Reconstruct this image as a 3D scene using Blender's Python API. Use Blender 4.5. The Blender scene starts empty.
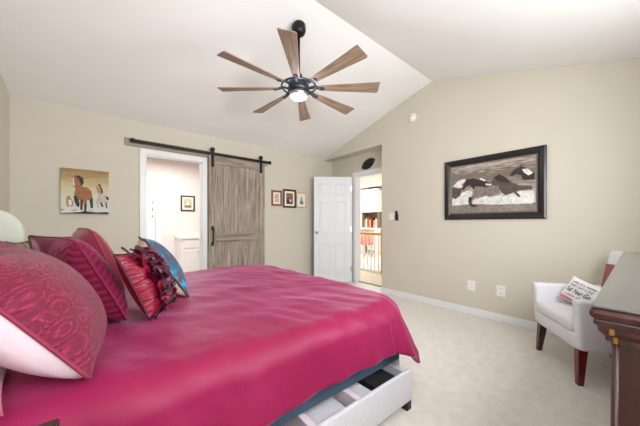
import bpy, bmesh, math, random
from mathutils import Vector, Matrix
from math import sin, cos, pi, radians as R
random.seed(7)
S = bpy.context.scene
COL = S.collection

# ------------------------------------------------------------------ camera, light, exposure
cd = bpy.data.cameras.new('camera'); cam = bpy.data.objects.new('camera', cd); COL.objects.link(cam)
cam.location = (0, 0, 1.14); cam.rotation_euler = (R(90), 0, R(-39.5))
cd.sensor_width = 36; cd.lens = 36*264/640; cd.shift_y = 10.5/640; cd.clip_start = .02
S.camera = cam
W = bpy.data.worlds.new('world'); S.world = W; W.use_nodes = True
W.node_tree.nodes['Background'].inputs[0].default_value = (.80, .88, 1, 1)
W.node_tree.nodes['Background'].inputs[1].default_value = 1.0
S.view_settings.view_transform = 'Standard'; S.view_settings.look = 'None'
S.view_settings.gamma = 1; S.view_settings.use_curve_mapping = False
S.view_settings.exposure = 0.12

def area(name, loc, target, sx, sy, power, col=(1, 1, 1)):
    l = bpy.data.lights.new(name, 'AREA'); l.shape = 'RECTANGLE'; l.size = sx; l.size_y = sy
    l.energy = power; l.color = col
    o = bpy.data.objects.new(name, l); COL.objects.link(o); o.location = loc
    o.rotation_euler = (Vector(target)-Vector(loc)).to_track_quat('-Z', 'Z').to_euler()
    return o
area('window_daylight', (1.35, -.46, 1.62), (1.0, 2.6, 1.75), 2.3, 1.1, 90, (.95, .975, 1))
area('side_fill_light', (-.70, .0, 1.62), (1.6, 1.6, 1.9), .8, 1.1, 26, (.95, .975, 1))  # added fill lamp from the left, evens out the room light
area('bath_fill_light', (.9, 5.3, 2.42), (.9, 5.3, 0), 1.2, .8, 44, (1, .98, .97))  # area lamp added to brighten the bathroom, no fixture seen
area('hall_fill_light', (5.6, 4.6, 2.42), (5.6, 4.6, 0), 1.6, 1.6, 90, (1, .98, .95))  # added to light the hall from above, no fixture there
area('loft_fill_light', (7.0, 6.6, 2.42), (7.0, 6.6, 0), 1.4, 1.4, 75, (1, .98, .96))  # extra lamp added to brighten the loft, source unseen

# ------------------------------------------------------------------ materials
def srgb(r, g, b):
    f = lambda c: c/255/12.92 if c/255 <= .04045 else ((c/255+.055)/1.055)**2.4
    return (f(r), f(g), f(b), 1)
class N:
    def __init__(s, name):
        s.m = bpy.data.materials.new(name); s.m.use_nodes = True
        s.t = s.m.node_tree; s.b = s.t.nodes['Principled BSDF']; s.tc = None
    def n(s, ty, **kw):
        n = s.t.nodes.new(ty)
        for k, v in kw.items(): setattr(n, k, v)
        return n
    def l(s, a, b): s.t.links.new(a, b)
    def co(s, kind='Object', scale=(1, 1, 1)):
        if not s.tc: s.tc = s.n('ShaderNodeTexCoord')
        mp = s.n('ShaderNodeMapping'); mp.inputs['Scale'].default_value = scale
        s.l(s.tc.outputs[kind], mp.inputs[0]); return mp.outputs[0]
    def noise(s, vec, scale, detail=3, dist=0):
        n = s.n('ShaderNodeTexNoise'); n.inputs['Scale'].default_value = scale
        n.inputs['Detail'].default_value = detail; n.inputs['Distortion'].default_value = dist
        s.l(vec, n.inputs['Vector']); return n.outputs['Fac']
    def ramp(s, fac, stops, interp='LINEAR'):
        r = s.n('ShaderNodeValToRGB'); e = r.color_ramp.elements; r.color_ramp.interpolation = interp
        while len(e) < len(stops): e.new(.5)
        for k, (p, c) in enumerate(stops): e[k].position = p; e[k].color = c
        s.l(fac, r.inputs[0]); return r.outputs[0]
    def math(s, op, a, b=None, c=None):
        m = s.n('ShaderNodeMath', operation=op)
        for k, v in enumerate((a, b, c)):
            if v is None: continue
            if isinstance(v, (int, float)): m.inputs[k].default_value = v
            else: s.l(v, m.inputs[k])
        return m.outputs[0]
    def color(s, sock): s.l(sock, s.b.inputs['Base Color'])
    def bump(s, h, strength=.3, dist=.01):
        b = s.n('ShaderNodeBump'); b.inputs['Strength'].default_value = strength
        b.inputs['Distance'].default_value = dist
        s.l(h, b.inputs['Height']); s.l(b.outputs[0], s.b.inputs['Normal'])
    def set(s, **kw):
        for k, v in kw.items(): s.b.inputs[k.replace('_', ' ')].default_value = v
        return s
def sc(c, k): return (min(c[0]*k, 1), min(c[1]*k, 1), min(c[2]*k, 1), 1)
def plain(name, c, rough=.5, metal=0, var=.06, nscale=9, bump=0, bscale=200, **kw):
    a = N(name); v = a.co()
    a.color(a.ramp(a.noise(v, nscale), [(.3, sc(c, 1-var)), (.7, sc(c, 1+var))]))
    a.set(Roughness=rough, Metallic=metal, **kw)
    if bump: a.bump(a.noise(v, bscale, 2), bump, .003)
    return a.m
def wood(name, stops, axis='x', rough=.5, fine=1.0, bump=.15, coat=0):
    a = N(name); k = {'x': (1.2, 16, 16), 'y': (16, 1.2, 16), 'z': (16, 16, 1.2)}[axis]
    v = a.co('Object', tuple(q*fine for q in k))
    f = a.noise(v, 2.2, 5, .8); a.color(a.ramp(f, stops)); a.set(Roughness=rough, Coat_Weight=coat, Coat_Roughness=.12)
    a.bump(f, bump, .002); return a.m

M = {}
M['wall'] = plain('beige_wall_paint', srgb(207, 200, 184), .75, var=.012, nscale=2, bump=.05, bscale=300)
M['ceil'] = plain('ceiling_paint', srgb(240, 239, 236), .8, var=.01, nscale=2, bump=.05, bscale=260)
M['trim'] = plain('white_trim_paint', srgb(232, 233, 234), .35, var=.01)
M['door'] = plain('white_door_paint', srgb(226, 229, 231), .4, var=.01)
M['bathwall'] = plain('bath_wall_paint', srgb(232, 221, 217), .7, var=.01)
M['hallwall'] = plain('hall_wall_paint', srgb(226, 216, 203), .7, var=.01)
M['tile'] = plain('bath_floor_tile', srgb(214, 208, 200), .4, var=.03)
def carpet(name, c1, c2):
    a = N(name); v = a.co()
    f1 = a.noise(v, 210, 2); f2 = a.noise(v, 14, 4)
    mix = a.math('ADD', a.math('MULTIPLY', f1, .75), a.math('MULTIPLY', f2, .25))
    a.color(a.ramp(mix, [(.36, c1), (.6, c2)])); a.set(Roughness=.95, Sheen_Weight=.2)
    a.bump(f1, .5, .006); return a.m
M['carpet'] = carpet('cream_carpet', srgb(200, 192, 181), srgb(232, 227, 219))
M['hallcarpet'] = carpet('hall_carpet', srgb(190, 176, 154), srgb(214, 202, 182))
# bed fabrics
def duvet_mat():
    a = N('crimson_sateen'); v = a.co()
    a.color(a.ramp(a.noise(v, 2.2, 3), [(.3, srgb(126, 12, 58)), (.7, srgb(136, 15, 66))]))
    a.set(Specular_IOR_Level=.3, Roughness=.55, Sheen_Weight=.36, Sheen_Roughness=.35); a.b.inputs['Sheen Tint'].default_value = (1, .4, .75, 1)
    f = a.noise(a.co('Object', (3, 3, 3)), 3, 4, .6); g = a.noise(v, 500, 1)
    a.bump(a.math('ADD', f, a.math('MULTIPLY', g, .03)), .22, .02); return a.m
M['duvet'] = duvet_mat()
def damask(name, c1, c2):
    a = N(name); v = a.co('UV', (1, 1, 1))
    d = a.n('ShaderNodeTexVoronoi'); d.inputs['Scale'].default_value = 7.5; a.l(v, d.inputs['Vector'])
    ring = a.math('SINE', a.math('MULTIPLY', d.outputs['Distance'], 34))
    nz = a.noise(v, 13, 3, 2.5); sel = a.noise(v, 4, 1)
    st = a.math('SINE', a.math('MULTIPLY', nz, 34))
    h = a.math('ADD', a.math('MULTIPLY', ring, .6), a.math('MULTIPLY', st, .5))
    a.color(a.ramp(h, [(.0, c1), (.9, c2)])); a.set(Roughness=.6, Sheen_Weight=.12, Specular_IOR_Level=.3)
    a.bump(h, .5, .006); return a.m
M['damask'] = damask('damask_rose', srgb(106, 13, 43), srgb(140, 34, 68))
def quilt(name, c1, c2):
    a = N(name); sx = a.n('ShaderNodeSeparateXYZ'); a.l(a.co('UV'), sx.inputs[0])
    z = a.math('ABSOLUTE', a.math('SUBTRACT', a.math('FRACT', a.math('MULTIPLY', sx.outputs[0], 6)), .5))
    h = a.math('ABSOLUTE', a.math('SUBTRACT', a.math('FRACT', a.math('ADD', a.math('MULTIPLY', sx.outputs[1], 13), a.math('MULTIPLY', z, 1.8))), .5))
    a.color(a.ramp(h, [(.0, c1), (.3, c2)])); a.set(Roughness=.7, Sheen_Weight=.25, Sheen_Roughness=.4, Specular_IOR_Level=.25)
    a.b.inputs['Sheen Tint'].default_value = (1, .3, .6, 1)
    a.bump(h, .7, .012); return a.m
M['quilt'] = quilt('quilted_velvet', srgb(84, 5, 36), srgb(114, 9, 52))
M['crimson'] = plain('crimson_velvet', srgb(128, 7, 44), .7, var=.1, Sheen_Weight=.25)
M['wine'] = plain('wine_satin', srgb(96, 18, 40), .42, var=.15, Sheen_Weight=.1)
M['petal'] = plain('dark_plum_petal', srgb(66, 8, 32), .42, var=.25, nscale=30)
M['petalred'] = plain('ruby_petal', srgb(132, 12, 46), .38, var=.2, nscale=30)
def ruched():
    a = N('ruched_ruby_satin'); f = a.noise(a.co('UV', (5, 22, 1)), 1.0, 3, .8)
    a.color(a.ramp(f, [(.3, srgb(104, 6, 34)), (.7, srgb(146, 14, 48))])); a.set(Roughness=.36); a.bump(f, .8, .02); return a.m
M['ruby'] = ruched()
M['brown'] = plain('brown_piping', srgb(58, 28, 26), .6)
M['shamback'] = plain('pale_pink_cotton', srgb(232, 214, 222), .8, var=.03, bump=.2, bscale=14)
M['salmon'] = plain('salmon_cotton', srgb(180, 78, 84), .7, var=.08)
M['coral'] = plain('coral_upholstery', srgb(214, 128, 104), .8)
M['pinkcot'] = plain('pink_cotton', srgb(160, 36, 78), .6, var=.06, Sheen_Weight=.4)
M['cream'] = plain('cream_canvas', srgb(222, 208, 184), .8, var=.06, bump=.2, bscale=300)
def plaid():
    a = N('green_cream_plaid'); sx = a.n('ShaderNodeSeparateXYZ'); a.l(a.co('UV'), sx.inputs[0])
    h = a.math('ADD', a.math('GREATER_THAN', a.math('FRACT', a.math('MULTIPLY', sx.outputs[0], 3)), .6), a.math('GREATER_THAN', a.math('FRACT', a.math('MULTIPLY', sx.outputs[1], 3)), .6))
    a.color(a.ramp(a.math('MULTIPLY', h, .5), [(0, srgb(226, 216, 180)), (.5, srgb(166, 160, 112)), (1, srgb(120, 92, 70))])); a.set(Roughness=.75); return a.m
M['plaid'] = plaid()
def abstract():
    a = N('blue_abstract_print'); v = a.co('UV', (3.2, 1.1, 1))
    f = a.noise(v, 1.7, 4, 1.6)
    a.color(a.ramp(f, [(.30, srgb(38, 34, 44)), (.40, srgb(96, 66, 62)), (.46, srgb(30, 84, 118)), (.54, srgb(42, 140, 176)), (.60, srgb(164, 206, 216)), (.66, srgb(36, 96, 136)), (.76, srgb(44, 40, 50))]))
    a.set(Roughness=.55); return a.m
M['abstract'] = abstract()
M['greyfab'] = plain('light_grey_linen', srgb(206, 203, 206), .9, var=.05, nscale=60, bump=.3, bscale=420)
M['headfab'] = plain('pale_boucle', srgb(206, 209, 196), .9, var=.03, bump=.4, bscale=160)
M['bluefab'] = plain('slate_blue_fabric', srgb(64, 84, 104), .85, var=.08, bump=.2, bscale=300)
M['blackfab'] = plain('black_fabric', srgb(22, 22, 26), .85)
M['black'] = plain('matte_black_metal', srgb(24, 22, 22), .42, .4)
M['blackplastic'] = plain('black_plastic', srgb(18, 18, 19), .35)
M['gunmetal'] = plain('gunmetal', srgb(70, 74, 84), .35, .8)
M['chrome'] = plain('brushed_nickel', srgb(190, 188, 182), .3, 1)
M['brass'] = plain('brass', srgb(196, 150, 84), .32, 1)
M['plate'] = plain('white_plastic', srgb(236, 234, 228), .4, var=.01)
M['slot'] = plain('dark_slot', srgb(70, 68, 66), .6)
M['barn'] = wood('weathered_grey_wood', [(.25, srgb(96, 84, 74)), (.42, srgb(138, 124, 112)), (.58, srgb(162, 148, 136)), (.75, srgb(182, 170, 158))], 'z', .7, 1.0, .35)
M['barnh'] = wood('weathered_grey_wood_rail', [(.25, srgb(96, 84, 74)), (.42, srgb(134, 120, 108)), (.58, srgb(158, 144, 132)), (.75, srgb(178, 166, 154))], 'x', .7, 1.0, .35)
M['board'] = wood('tan_header_board', [(.3, srgb(150, 136, 112)), (.7, srgb(182, 168, 144))], 'x', .7)
M['blade'] = wood('walnut_grey_blade', [(.25, srgb(100, 79, 64)), (.5, srgb(142, 117, 96)), (.75, srgb(174, 150, 126))], 'x', .5)
M['dkwood'] = wood('polished_mahogany', [(.25, srgb(32, 14, 10)), (.5, srgb(56, 25, 17)), (.8, srgb(80, 38, 26))], 'z', .42, .8, .05, .15)
M['dkwoodh'] = wood('polished_mahogany_top', [(.25, srgb(36, 16, 12)), (.5, srgb(60, 28, 20)), (.8, srgb(86, 42, 30))], 'x', .36, .8, .05, .2)
M['nswood'] = wood('dark_brown_wood', [(.25, srgb(36, 18, 13)), (.75, srgb(62, 34, 24))], 'x', .4, .8, .05)
M['glass'] = plain('grey_glass_top', srgb(62, 64, 63), .16, var=.02, nscale=3, Coat_Weight=.3, Coat_Roughness=.08)
M['cherry'] = wood('cherry_leg_wood', [(.25, srgb(74, 16, 18)), (.75, srgb(124, 34, 34))], 'z', .3, 1, .05, .3)
M['espresso'] = wood('espresso_leg_wood', [(.25, srgb(40, 18, 14)), (.75, srgb(70, 32, 24))], 'z', .3, 1, .05, .3)
M['chairfab'] = plain('white_upholstery', srgb(226, 226, 230), .9, var=.025, nscale=80, bump=.3, bscale=380)
M['burgundy'] = plain('burgundy_velvet', srgb(138, 24, 52), .55, var=.22, nscale=26, Sheen_Weight=.3)
M['piping'] = plain('white_piping', srgb(238, 236, 236), .8)
M['oak'] = wood('honey_oak', [(.25, srgb(158, 112, 58)), (.75, srgb(200, 156, 96))], 'y', .4)
M['white'] = plain('white_lacquer', srgb(240, 238, 236), .4, var=.01)
M['ink'] = plain('charcoal_ink', srgb(40, 42, 48), .8)
M['pinkprint'] = plain('pink_print', srgb(214, 120, 132), .8, var=.1)
M['frameblack'] = plain('black_frame_lacquer', srgb(26, 23, 24), .3, var=.1)
M['framebrown'] = wood('dark_brown_frame', [(.3, srgb(52, 30, 24)), (.7, srgb(78, 48, 36))], 'x', .4)
M['framered'] = wood('red_brown_frame', [(.3, srgb(122, 62, 30)), (.7, srgb(160, 88, 48))], 'x', .4)
M['framegold'] = plain('pale_gold_frame', srgb(206, 180, 122), .4, .3)
M['liner'] = plain('taupe_liner', srgb(120, 106, 94), .6)
M['mat'] = plain('cream_mat_board', srgb(236, 230, 216), .8)
M['pic1'] = plain('pale_violet_print', srgb(196, 170, 172), .6, var=.35, nscale=24)
M['pic2'] = plain('dusk_print', srgb(90, 80, 92), .6, var=.55, nscale=18)
M['pic3'] = plain('teal_print', srgb(120, 150, 142), .6, var=.45, nscale=20)
M['pic4'] = plain('soft_ochre_print', srgb(196, 186, 158), .6, var=.25, nscale=12)
def emis(name, c, s):
    a = N(name); a.set(Emission_Color=c, Emission_Strength=s, Base_Color=(1, 1, 1, 1)); return a.m
M['lamp'] = emis('fan_lamp_glow', (.92, .96, 1, 1), 6)
def skypic():
    a = N('painted_sky'); sx = a.n('ShaderNodeSeparateXYZ'); v = a.co('Generated'); a.l(v, sx.inputs[0])
    f = a.math('ADD', sx.outputs[2], a.math('MULTIPLY', a.math('SUBTRACT', a.noise(a.co('Generated', (1.5, 1, 6)), 3, 4), .5), .35))
    a.color(a.ramp(f, [(.0, srgb(120, 112, 96)), (.07, srgb(206, 208, 204)), (.3, srgb(206, 208, 192)), (.6, srgb(200, 190, 148)), (.82, srgb(168, 142, 98)), (1, srgb(150, 120, 78))])); a.set(Roughness=.7); return a.m
M['skypic'] = skypic()
def sepiapic():
    a = N('sepia_river'); sx = a.n('ShaderNodeSeparateXYZ'); v = a.co('Generated'); a.l(v, sx.inputs[0])
    f = a.math('ADD', sx.outputs[2], a.math('MULTIPLY', a.math('SUBTRACT', a.noise(a.co('Generated', (3, 1, 14)), 3, 5), .5), .8))
    a.color(a.ramp(f, [(.0, srgb(116, 108, 102)), (.16, srgb(156, 148, 140)), (.35, srgb(178, 168, 158)), (.55, srgb(138, 124, 112)), (.8, srgb(104, 92, 82)), (1, srgb(176, 164, 152))])); a.set(Roughness=.35); return a.m
M['sepia'] = sepiapic()
def flat(name, r, g, b, var=.25): return plain(name, srgb(r, g, b), .6, var=var, nscale=30)
M['h_brown'] = flat('chestnut_paint', 152, 98, 60); M['h_dark'] = flat('black_paint', 44, 36, 34)
M['h_white'] = flat('white_paint', 222, 214, 206, .08); M['h_grey'] = flat('grey_paint', 190, 178, 166, .15)
M['h_tan'] = flat('tan_paint', 176, 132, 92); M['s_dark'] = flat('sepia_dark', 44, 37, 35); M['s_mid'] = flat('sepia_mid', 128, 116, 108, .4)
M['s_brown'] = flat('sepia_brown', 84, 70, 62); M['s_white'] = flat('splash_white', 214, 214, 208, .18); M['s_ground'] = flat('sepia_ground', 134, 124, 114)

# ------------------------------------------------------------------ mesh helpers
class MB:
    def __init__(s): s.bm = bmesh.new(); s.k = 0; s.uv = None
    def v(s, p): return s.bm.verts.new(p)
    def f(s, vs, mi=None):
        try:
            f = s.bm.faces.new(vs); f.material_index = s.k if mi is None else mi; return f
        except ValueError: return None
    def box(s, x0, x1, y0, y1, z0, z1):
        v = [s.v((x, y, z)) for z in (z0, z1) for y in (y0, y1) for x in (x0, x1)]
        for q in ((0, 2, 3, 1), (4, 5, 7, 6), (0, 1, 5, 4), (2, 6, 7, 3), (0, 4, 6, 2), (1, 3, 7, 5)): s.f([v[i] for i in q])
        return s
    def hexa(s, bot, top):                       # 4 + 4 points, counter-clockwise from above
        v = [s.v(p) for p in list(bot)+list(top)]
        for q in ((3, 2, 1, 0), (4, 5, 6, 7), (0, 1, 5, 4), (1, 2, 6, 5), (2, 3, 7, 6), (3, 0, 4, 7)): s.f([v[i] for i in q])
        return s
    def prism(s, poly, fn, d0, d1):              # poly of 2D points, fn(a,b,d) -> 3D
        A = [s.v(fn(a, b, d0)) for a, b in poly]; B = [s.v(fn(a, b, d1)) for a, b in poly]
        s.f(A); s.f(B[::-1]); n = len(poly)
        for i in range(n): s.f([A[i], B[i], B[(i+1) % n], A[(i+1) % n]])
        return s
    def tube(s, pts, r, seg=10, closed=False):
        pts = [Vector(p) for p in pts]; n = len(pts); rings = []
        for i, p in enumerate(pts):
            a = pts[(i-1) % n] if (closed or i) else p; b = pts[(i+1) % n] if (closed or i < n-1) else p
            t = (b-a).normalized(); up = Vector((0, 0, 1)) if abs(t.z) < .95 else Vector((1, 0, 0))
            x = t.cross(up).normalized(); y = x.cross(t); rr = r[i] if isinstance(r, (list, tuple)) else r
            rings.append([s.v(p+(x*cos(2*pi*k/seg)+y*sin(2*pi*k/seg))*rr) for k in range(seg)])
        for i in range(n if closed else n-1):
            A, B = rings[i], rings[(i+1) % n]
            for k in range(seg): s.f([A[k], A[(k+1) % seg], B[(k+1) % seg], B[k]])
        if not closed: s.f(rings[0][::-1]); s.f(rings[-1])
        return s
    def lathe(s, prof, fn=lambda x, y, z: (x, y, z), seg=24):   # prof: (r, h)
        rings = [[s.v(fn(r*cos(2*pi*k/seg), r*sin(2*pi*k/seg), h)) for k in range(seg)] for r, h in prof]
        for A, B in zip(rings, rings[1:]):
            for k in range(seg): s.f([A[k], A[(k+1) % seg], B[(k+1) % seg], B[k]])
        s.f(rings[0][::-1]); s.f(rings[-1]); return s
    def build(s, name, mats, parent=None, smooth=False, bevel=0, bseg=2, sub=0, weld=0, normals=True):
        if weld: bmesh.ops.remove_doubles(s.bm, verts=s.bm.verts, dist=weld)
        if normals: bmesh.ops.recalc_face_normals(s.bm, faces=s.bm.faces)
        me = bpy.data.meshes.new(name); s.bm.to_mesh(me); s.bm.free()
        for m in (mats if isinstance(mats, (list, tuple)) else [mats]): me.materials.append(m)
        o = bpy.data.objects.new(name, me); COL.objects.link(o)
        if parent: o.parent = parent
        if smooth or bevel or sub:
            for p in me.polygons: p.use_smooth = bool(smooth)
        if bevel:
            b = o.modifiers.new('bevel', 'BEVEL'); b.width = bevel; b.segments = bseg; b.limit_method = 'ANGLE'; b.angle_limit = R(40)
            b.harden_normals = False
            for p in me.polygons: p.use_smooth = bseg > 2 or smooth
        if sub:
            b = o.modifiers.new('sub', 'SUBSURF'); b.levels = sub; b.render_levels = sub
            for p in me.polygons: p.use_smooth = True
        return o
def thing(name, label, cat, loc=(0, 0, 0), rz=0, group=None, kind=None):
    o = bpy.data.objects.new(name, None); COL.objects.link(o); o.empty_display_size = .1
    o.location = loc; o.rotation_euler = (0, 0, rz); return tag(o, label, cat, group, kind)
def tag(o, label, cat, group=None, kind=None):
    o['label'] = label; o['category'] = cat
    if group: o['group'] = group
    if kind: o['kind'] = kind
    return o
def struct(o, label, cat): return tag(o, label, cat, kind='structure')
def copy_tree(o, parent=None):
    c = o.copy(); COL.objects.link(c)
    if parent: c.parent = parent
    for ch in list(o.children): copy_tree(ch, c)
    return c
XY = lambda a, b, d: (a, b, d)
YZ = lambda a, b, d: (d, a, b)
XZ = lambda a, b, d: (a, d, b)

# ------------------------------------------------------------------ room shell
XL, XG, XA, YB, YF = -.75, 3.58, 3.80, 4.20, -.50
ZA, YR = 3.15, 1.866
ZB = ZA-.287*(YB-YR); ZF = ZA-.31*(YR-YF); ZH = 2.457
m = MB(); m.box(XL-.12, XA+.12, YF-.12, YB+.06, -.1, 0); struct(m.build('floor', M['carpet']), 'cream cut pile bedroom carpet', 'floor')
m = MB(); m.prism([(YF-.12, ZF-.037), (YR, ZA), (YB+.12, ZB-.034), (YB+.12, ZB+.08), (YR, ZA+.12), (YF-.12, ZF+.08)], YZ, XL-.12, XA+.12)
struct(m.build('ceiling', M['ceil']), 'white vaulted ceiling with a long ridge', 'ceiling')
# back wall with the bathroom opening
OX0, OX1, OZ = .445, 1.165, 2.07
m = MB(); m.prism([(XL-.12, 0), (OX0, 0), (OX0, OZ), (OX1, OZ), (OX1, 0), (XA+.12, 0), (XA+.12, ZB+.02), (XL-.12, ZB+.02)], XZ, YB, YB+.12)
struct(m.build('wall_back', M['wall']), 'beige wall with the bathroom doorway', 'wall')
m = MB(); m.prism([(YF, 0), (2.73, 0), (2.73, ZH), (YB, ZH), (YB, ZB+.02), (YR, ZA+.02), (YF, ZF+.02)], YZ, XG, XA)
struct(m.build('wall_right', M['wall']), 'beige gable wall with the large horse picture', 'wall')
m = MB(); m.prism([(YF, 0), (YB, 0), (YB, ZB+.02), (YR, ZA+.02), (YF, ZF+.02)], YZ, XL-.12, XL)
struct(m.build('wall_left', M['wall']), 'beige gable wall behind the bed headboard', 'wall')
DY0, DY1, DZ = 2.765, 3.515, 2.055
m = MB(); m.prism([(2.6, 0), (DY0, 0), (DY0, DZ), (DY1, DZ), (DY1, 0), (YB, 0), (YB, ZB+.02), (2.6, ZB+.02)], YZ, XA+.0005, XA+.12)
struct(m.build('wall_alcove', M['wall']), 'beige recessed wall around the hall doorway', 'wall')
WX0, WX1, WZ0, WZ1 = .15, 2.55, 1.05, 2.2
m = MB()
m.box(XL-.12, WX0, YF-.12, YF, 0, ZF+.03).box(WX1, XA+.12, YF-.12, YF, 0, ZF+.03)
m.box(WX0, WX1, YF-.12, YF, 0, WZ0).box(WX0, WX1, YF-.12, YF, WZ1, ZF+.03)
struct(m.build('wall_front', M['wall']), 'beige window wall behind the dresser', 'wall')
w = thing('window_1', 'wide white framed window above the dresser', 'window', (0, YF-.06, 0), kind='structure')
m = MB()
for a, b in ((WX0, WX0+.05), (WX1-.05, WX1), (1.32, 1.38)): m.box(a, b, -.03, .03, WZ0, WZ1)
m.box(WX0, WX1, -.03, .03, WZ0, WZ0+.05).box(WX0, WX1, -.03, .03, WZ1-.05, WZ1); m.build('window_frame', M['trim'], w)
gm = N('window_glass'); gm.set(Roughness=0, Transmission_Weight=1, IOR=1.02)
m = MB(); m.box(WX0+.05, WX1-.05, -.004, .004, WZ0+.05, WZ1-.05); m.build('window_pane', gm.m, w)

w = thing('added_side_window', 'white framed window added out of view for the side fill lamp', 'window', (XL+.001, 0, 0), kind='structure')  # unseen window, added only to go with the side fill lamp
m = MB()
for a, b in ((-.46, -.40), (.40, .46)): m.box(0, .03, a, b, 1.0, 2.24)
m.box(0, .03, -.40, .40, 1.0, 1.06).box(0, .03, -.40, .40, 2.18, 2.24).box(0, .025, -.40, .40, 1.60, 1.63); m.build('window_frame', M['trim'], w)
m = MB(); m.box(.002, .008, -.40, .40, 1.06, 2.18); m.build('window_pane', M['white'], w)
# baseboards
def baseboard(name, poly_boxes, label):
    m = MB()
    for b in poly_boxes: m.box(*b)
    struct(m.build(name, M['trim'], bevel=.004), label, 'baseboard')
baseboard('baseboard_right', [(XG-.015, XG, YF, 2.745, 0, .085)], 'white baseboard along the gable wall')
baseboard('baseboard_back', [(XL, OX0-.07, YB-.015, YB, 0, .085), (OX1+.07, XA, YB-.015, YB, 0, .085)], 'white baseboard along the bathroom wall')
baseboard('baseboard_left', [(XL, XL+.015, YF, YB, 0, .085)], 'white baseboard behind the bed')
# casings
m = MB(); cw = .065
m.box(OX0-cw, OX0+.004, YB-.018, YB, 0, OZ+cw).box(OX1-.004, OX1+cw, YB-.018, YB, 0, OZ+cw).box(OX0, OX1, YB-.018, YB, OZ-.004, OZ+cw)
m.box(OX0, OX0+.012, YB, YB+.12, 0, OZ).box(OX1-.012, OX1, YB, YB+.12, 0, OZ).box(OX0, OX1, YB, YB+.12, OZ-.012, OZ)
struct(m.build('trim_1', M['trim'], bevel=.004), 'white casing around the bathroom doorway', 'casing')
m = MB()
m.box(XA-.018, XA, DY1-.004, DY1+.075, 0, DZ+.075).box(XA-.018, XA, 2.7301, DY1, DZ-.004, DZ+.075).box(XA-.018, XA, 2.7301, DY0+.004, 0, DZ)
m.box(XA, XA+.12, DY1-.012, DY1, 0, DZ).box(XA, XA+.12, DY0, DY0+.012, 0, DZ).box(XA, XA+.12, DY0, DY1, DZ-.012, DZ)
struct(m.build('trim_2', M['trim'], bevel=.004), 'white casing around the hall doorway', 'casing')

# ------------------------------------------------------------------ bathroom seen through the opening
BY = 6.40
m = MB(); m.box(-1.2, 2.9, YB+.06, BY, -.1, 0); struct(m.build('floor_bathroom', M['tile']), 'pale bathroom floor through the doorway', 'floor')
m = MB(); m.box(-1.2, 2.9, YB+.12, BY, 2.5, 2.6); struct(m.build('ceiling_bathroom', M['ceil']), 'white bathroom ceiling', 'ceiling')
m = MB(); m.box(-1.3, -1.2, YB+.12, BY, 0, 2.6).box(2.9, 3.0, YB+.12, BY, 0, 2.6).box(-1.3, 3.0, BY, BY+.1, 0, 2.6)
struct(m.build('wall_bathroom', M['bathwall']), 'pale pinkish bathroom walls', 'wall')
d = thing('door_2', 'white closed door in the bathroom', 'door', (.47, BY, 0), kind='structure')
m = MB(); m.box(-.37, .37, -.02, -.001, .005, 2.03); m.build('door_leaf', M['door'], d, bevel=.003)
for x0, x1, z0, z1 in ((-.28, -.04, 1.1, 1.9), (.04, .28, 1.1, 1.9), (-.28, -.04, .2, .95), (.04, .28, .2, .95)):
    m = MB(); m.box(x0, x1, -.026, -.02, z0, z1); m.build('door_panel', M['door'], d, bevel=.006)
m = MB(); m.box(.38, .50, -.035, -.001, 0, 2.12).box(-.50, -.38, -.035, -.001, 0, 2.12).box(-.38, .38, -.035, -.001, 2.04, 2.12); m.build('door_casing', M['trim'], d, bevel=.004)
o = thing('hook_rail', 'small grey hook ornament hanging on the white bathroom door', 'hook', (.83, BY-.03, 1.25))
o.location = (.79, BY-.028, 1.22)
m = MB(); m.box(-.022, .022, -.012, 0, 0, .40); m.build('back_plate', M['chrome'], o, bevel=.004)
for z in (.06, .2, .34):
    m = MB(); m.tube([(0, -.01, z), (0, -.05, z-.01), (0, -.06, z+.03)], .008, 8); m.build('hook', M['slot'], o, smooth=True)
# vanity
v = thing('vanity', 'white bathroom vanity cabinet below the small framed picture', 'vanity', (1.95, 5.92, 0))
m = MB(); m.box(-.72, .72, 0, .478, .08, .82); m.build('cabinet', M['white'], v, bevel=.004)
m = MB(); m.box(-.70, .70, .05, .46, 0, .08); m.build('toe_kick', M['white'], v)
m = MB(); m.box(-.74, .74, -.03, .478, .82, .86).box(-.74, .74, .455, .478, .86, .95); m.build('countertop', M['plate'], v, bevel=.006)
m = MB(); m.lathe([(.16, .861), (.2, .868), (.21, .862)], lambda x, y, z: (x+.1, y*.8+.22, z)); m.build('basin', M['white'], v, smooth=True)
m = MB(); m.tube([(.1, .40, .86), (.1, .40, 1.0), (.1, .34, 1.03), (.1, .28, 1.0)], .012, 10); m.build('faucet', M['chrome'], v, smooth=True)
for i in range(4):
    x = -.70+i*.35
    m = MB(); m.box(x+.015, x+.335, -.018, 0, .12, .62); q = m.build('cabinet_door', M['white'], v, bevel=.004)
    m = MB(); m.box(x+.06, x+.29, -.024, -.018, .17, .57); m.build('door_panel', M['white'], q, bevel=.006)
    m = MB(); m.lathe([(.006, 0), (.012, .02), (.008, .026)], lambda a, b, c, x=x: (x+.3+a, -.018-c, .55+b), 10); m.build('knob', M['chrome'], q, smooth=True)
    m = MB(); m.box(x+.015, x+.335, -.018, 0, .64, .80); q = m.build('drawer', M['white'], v, bevel=.004)

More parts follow.
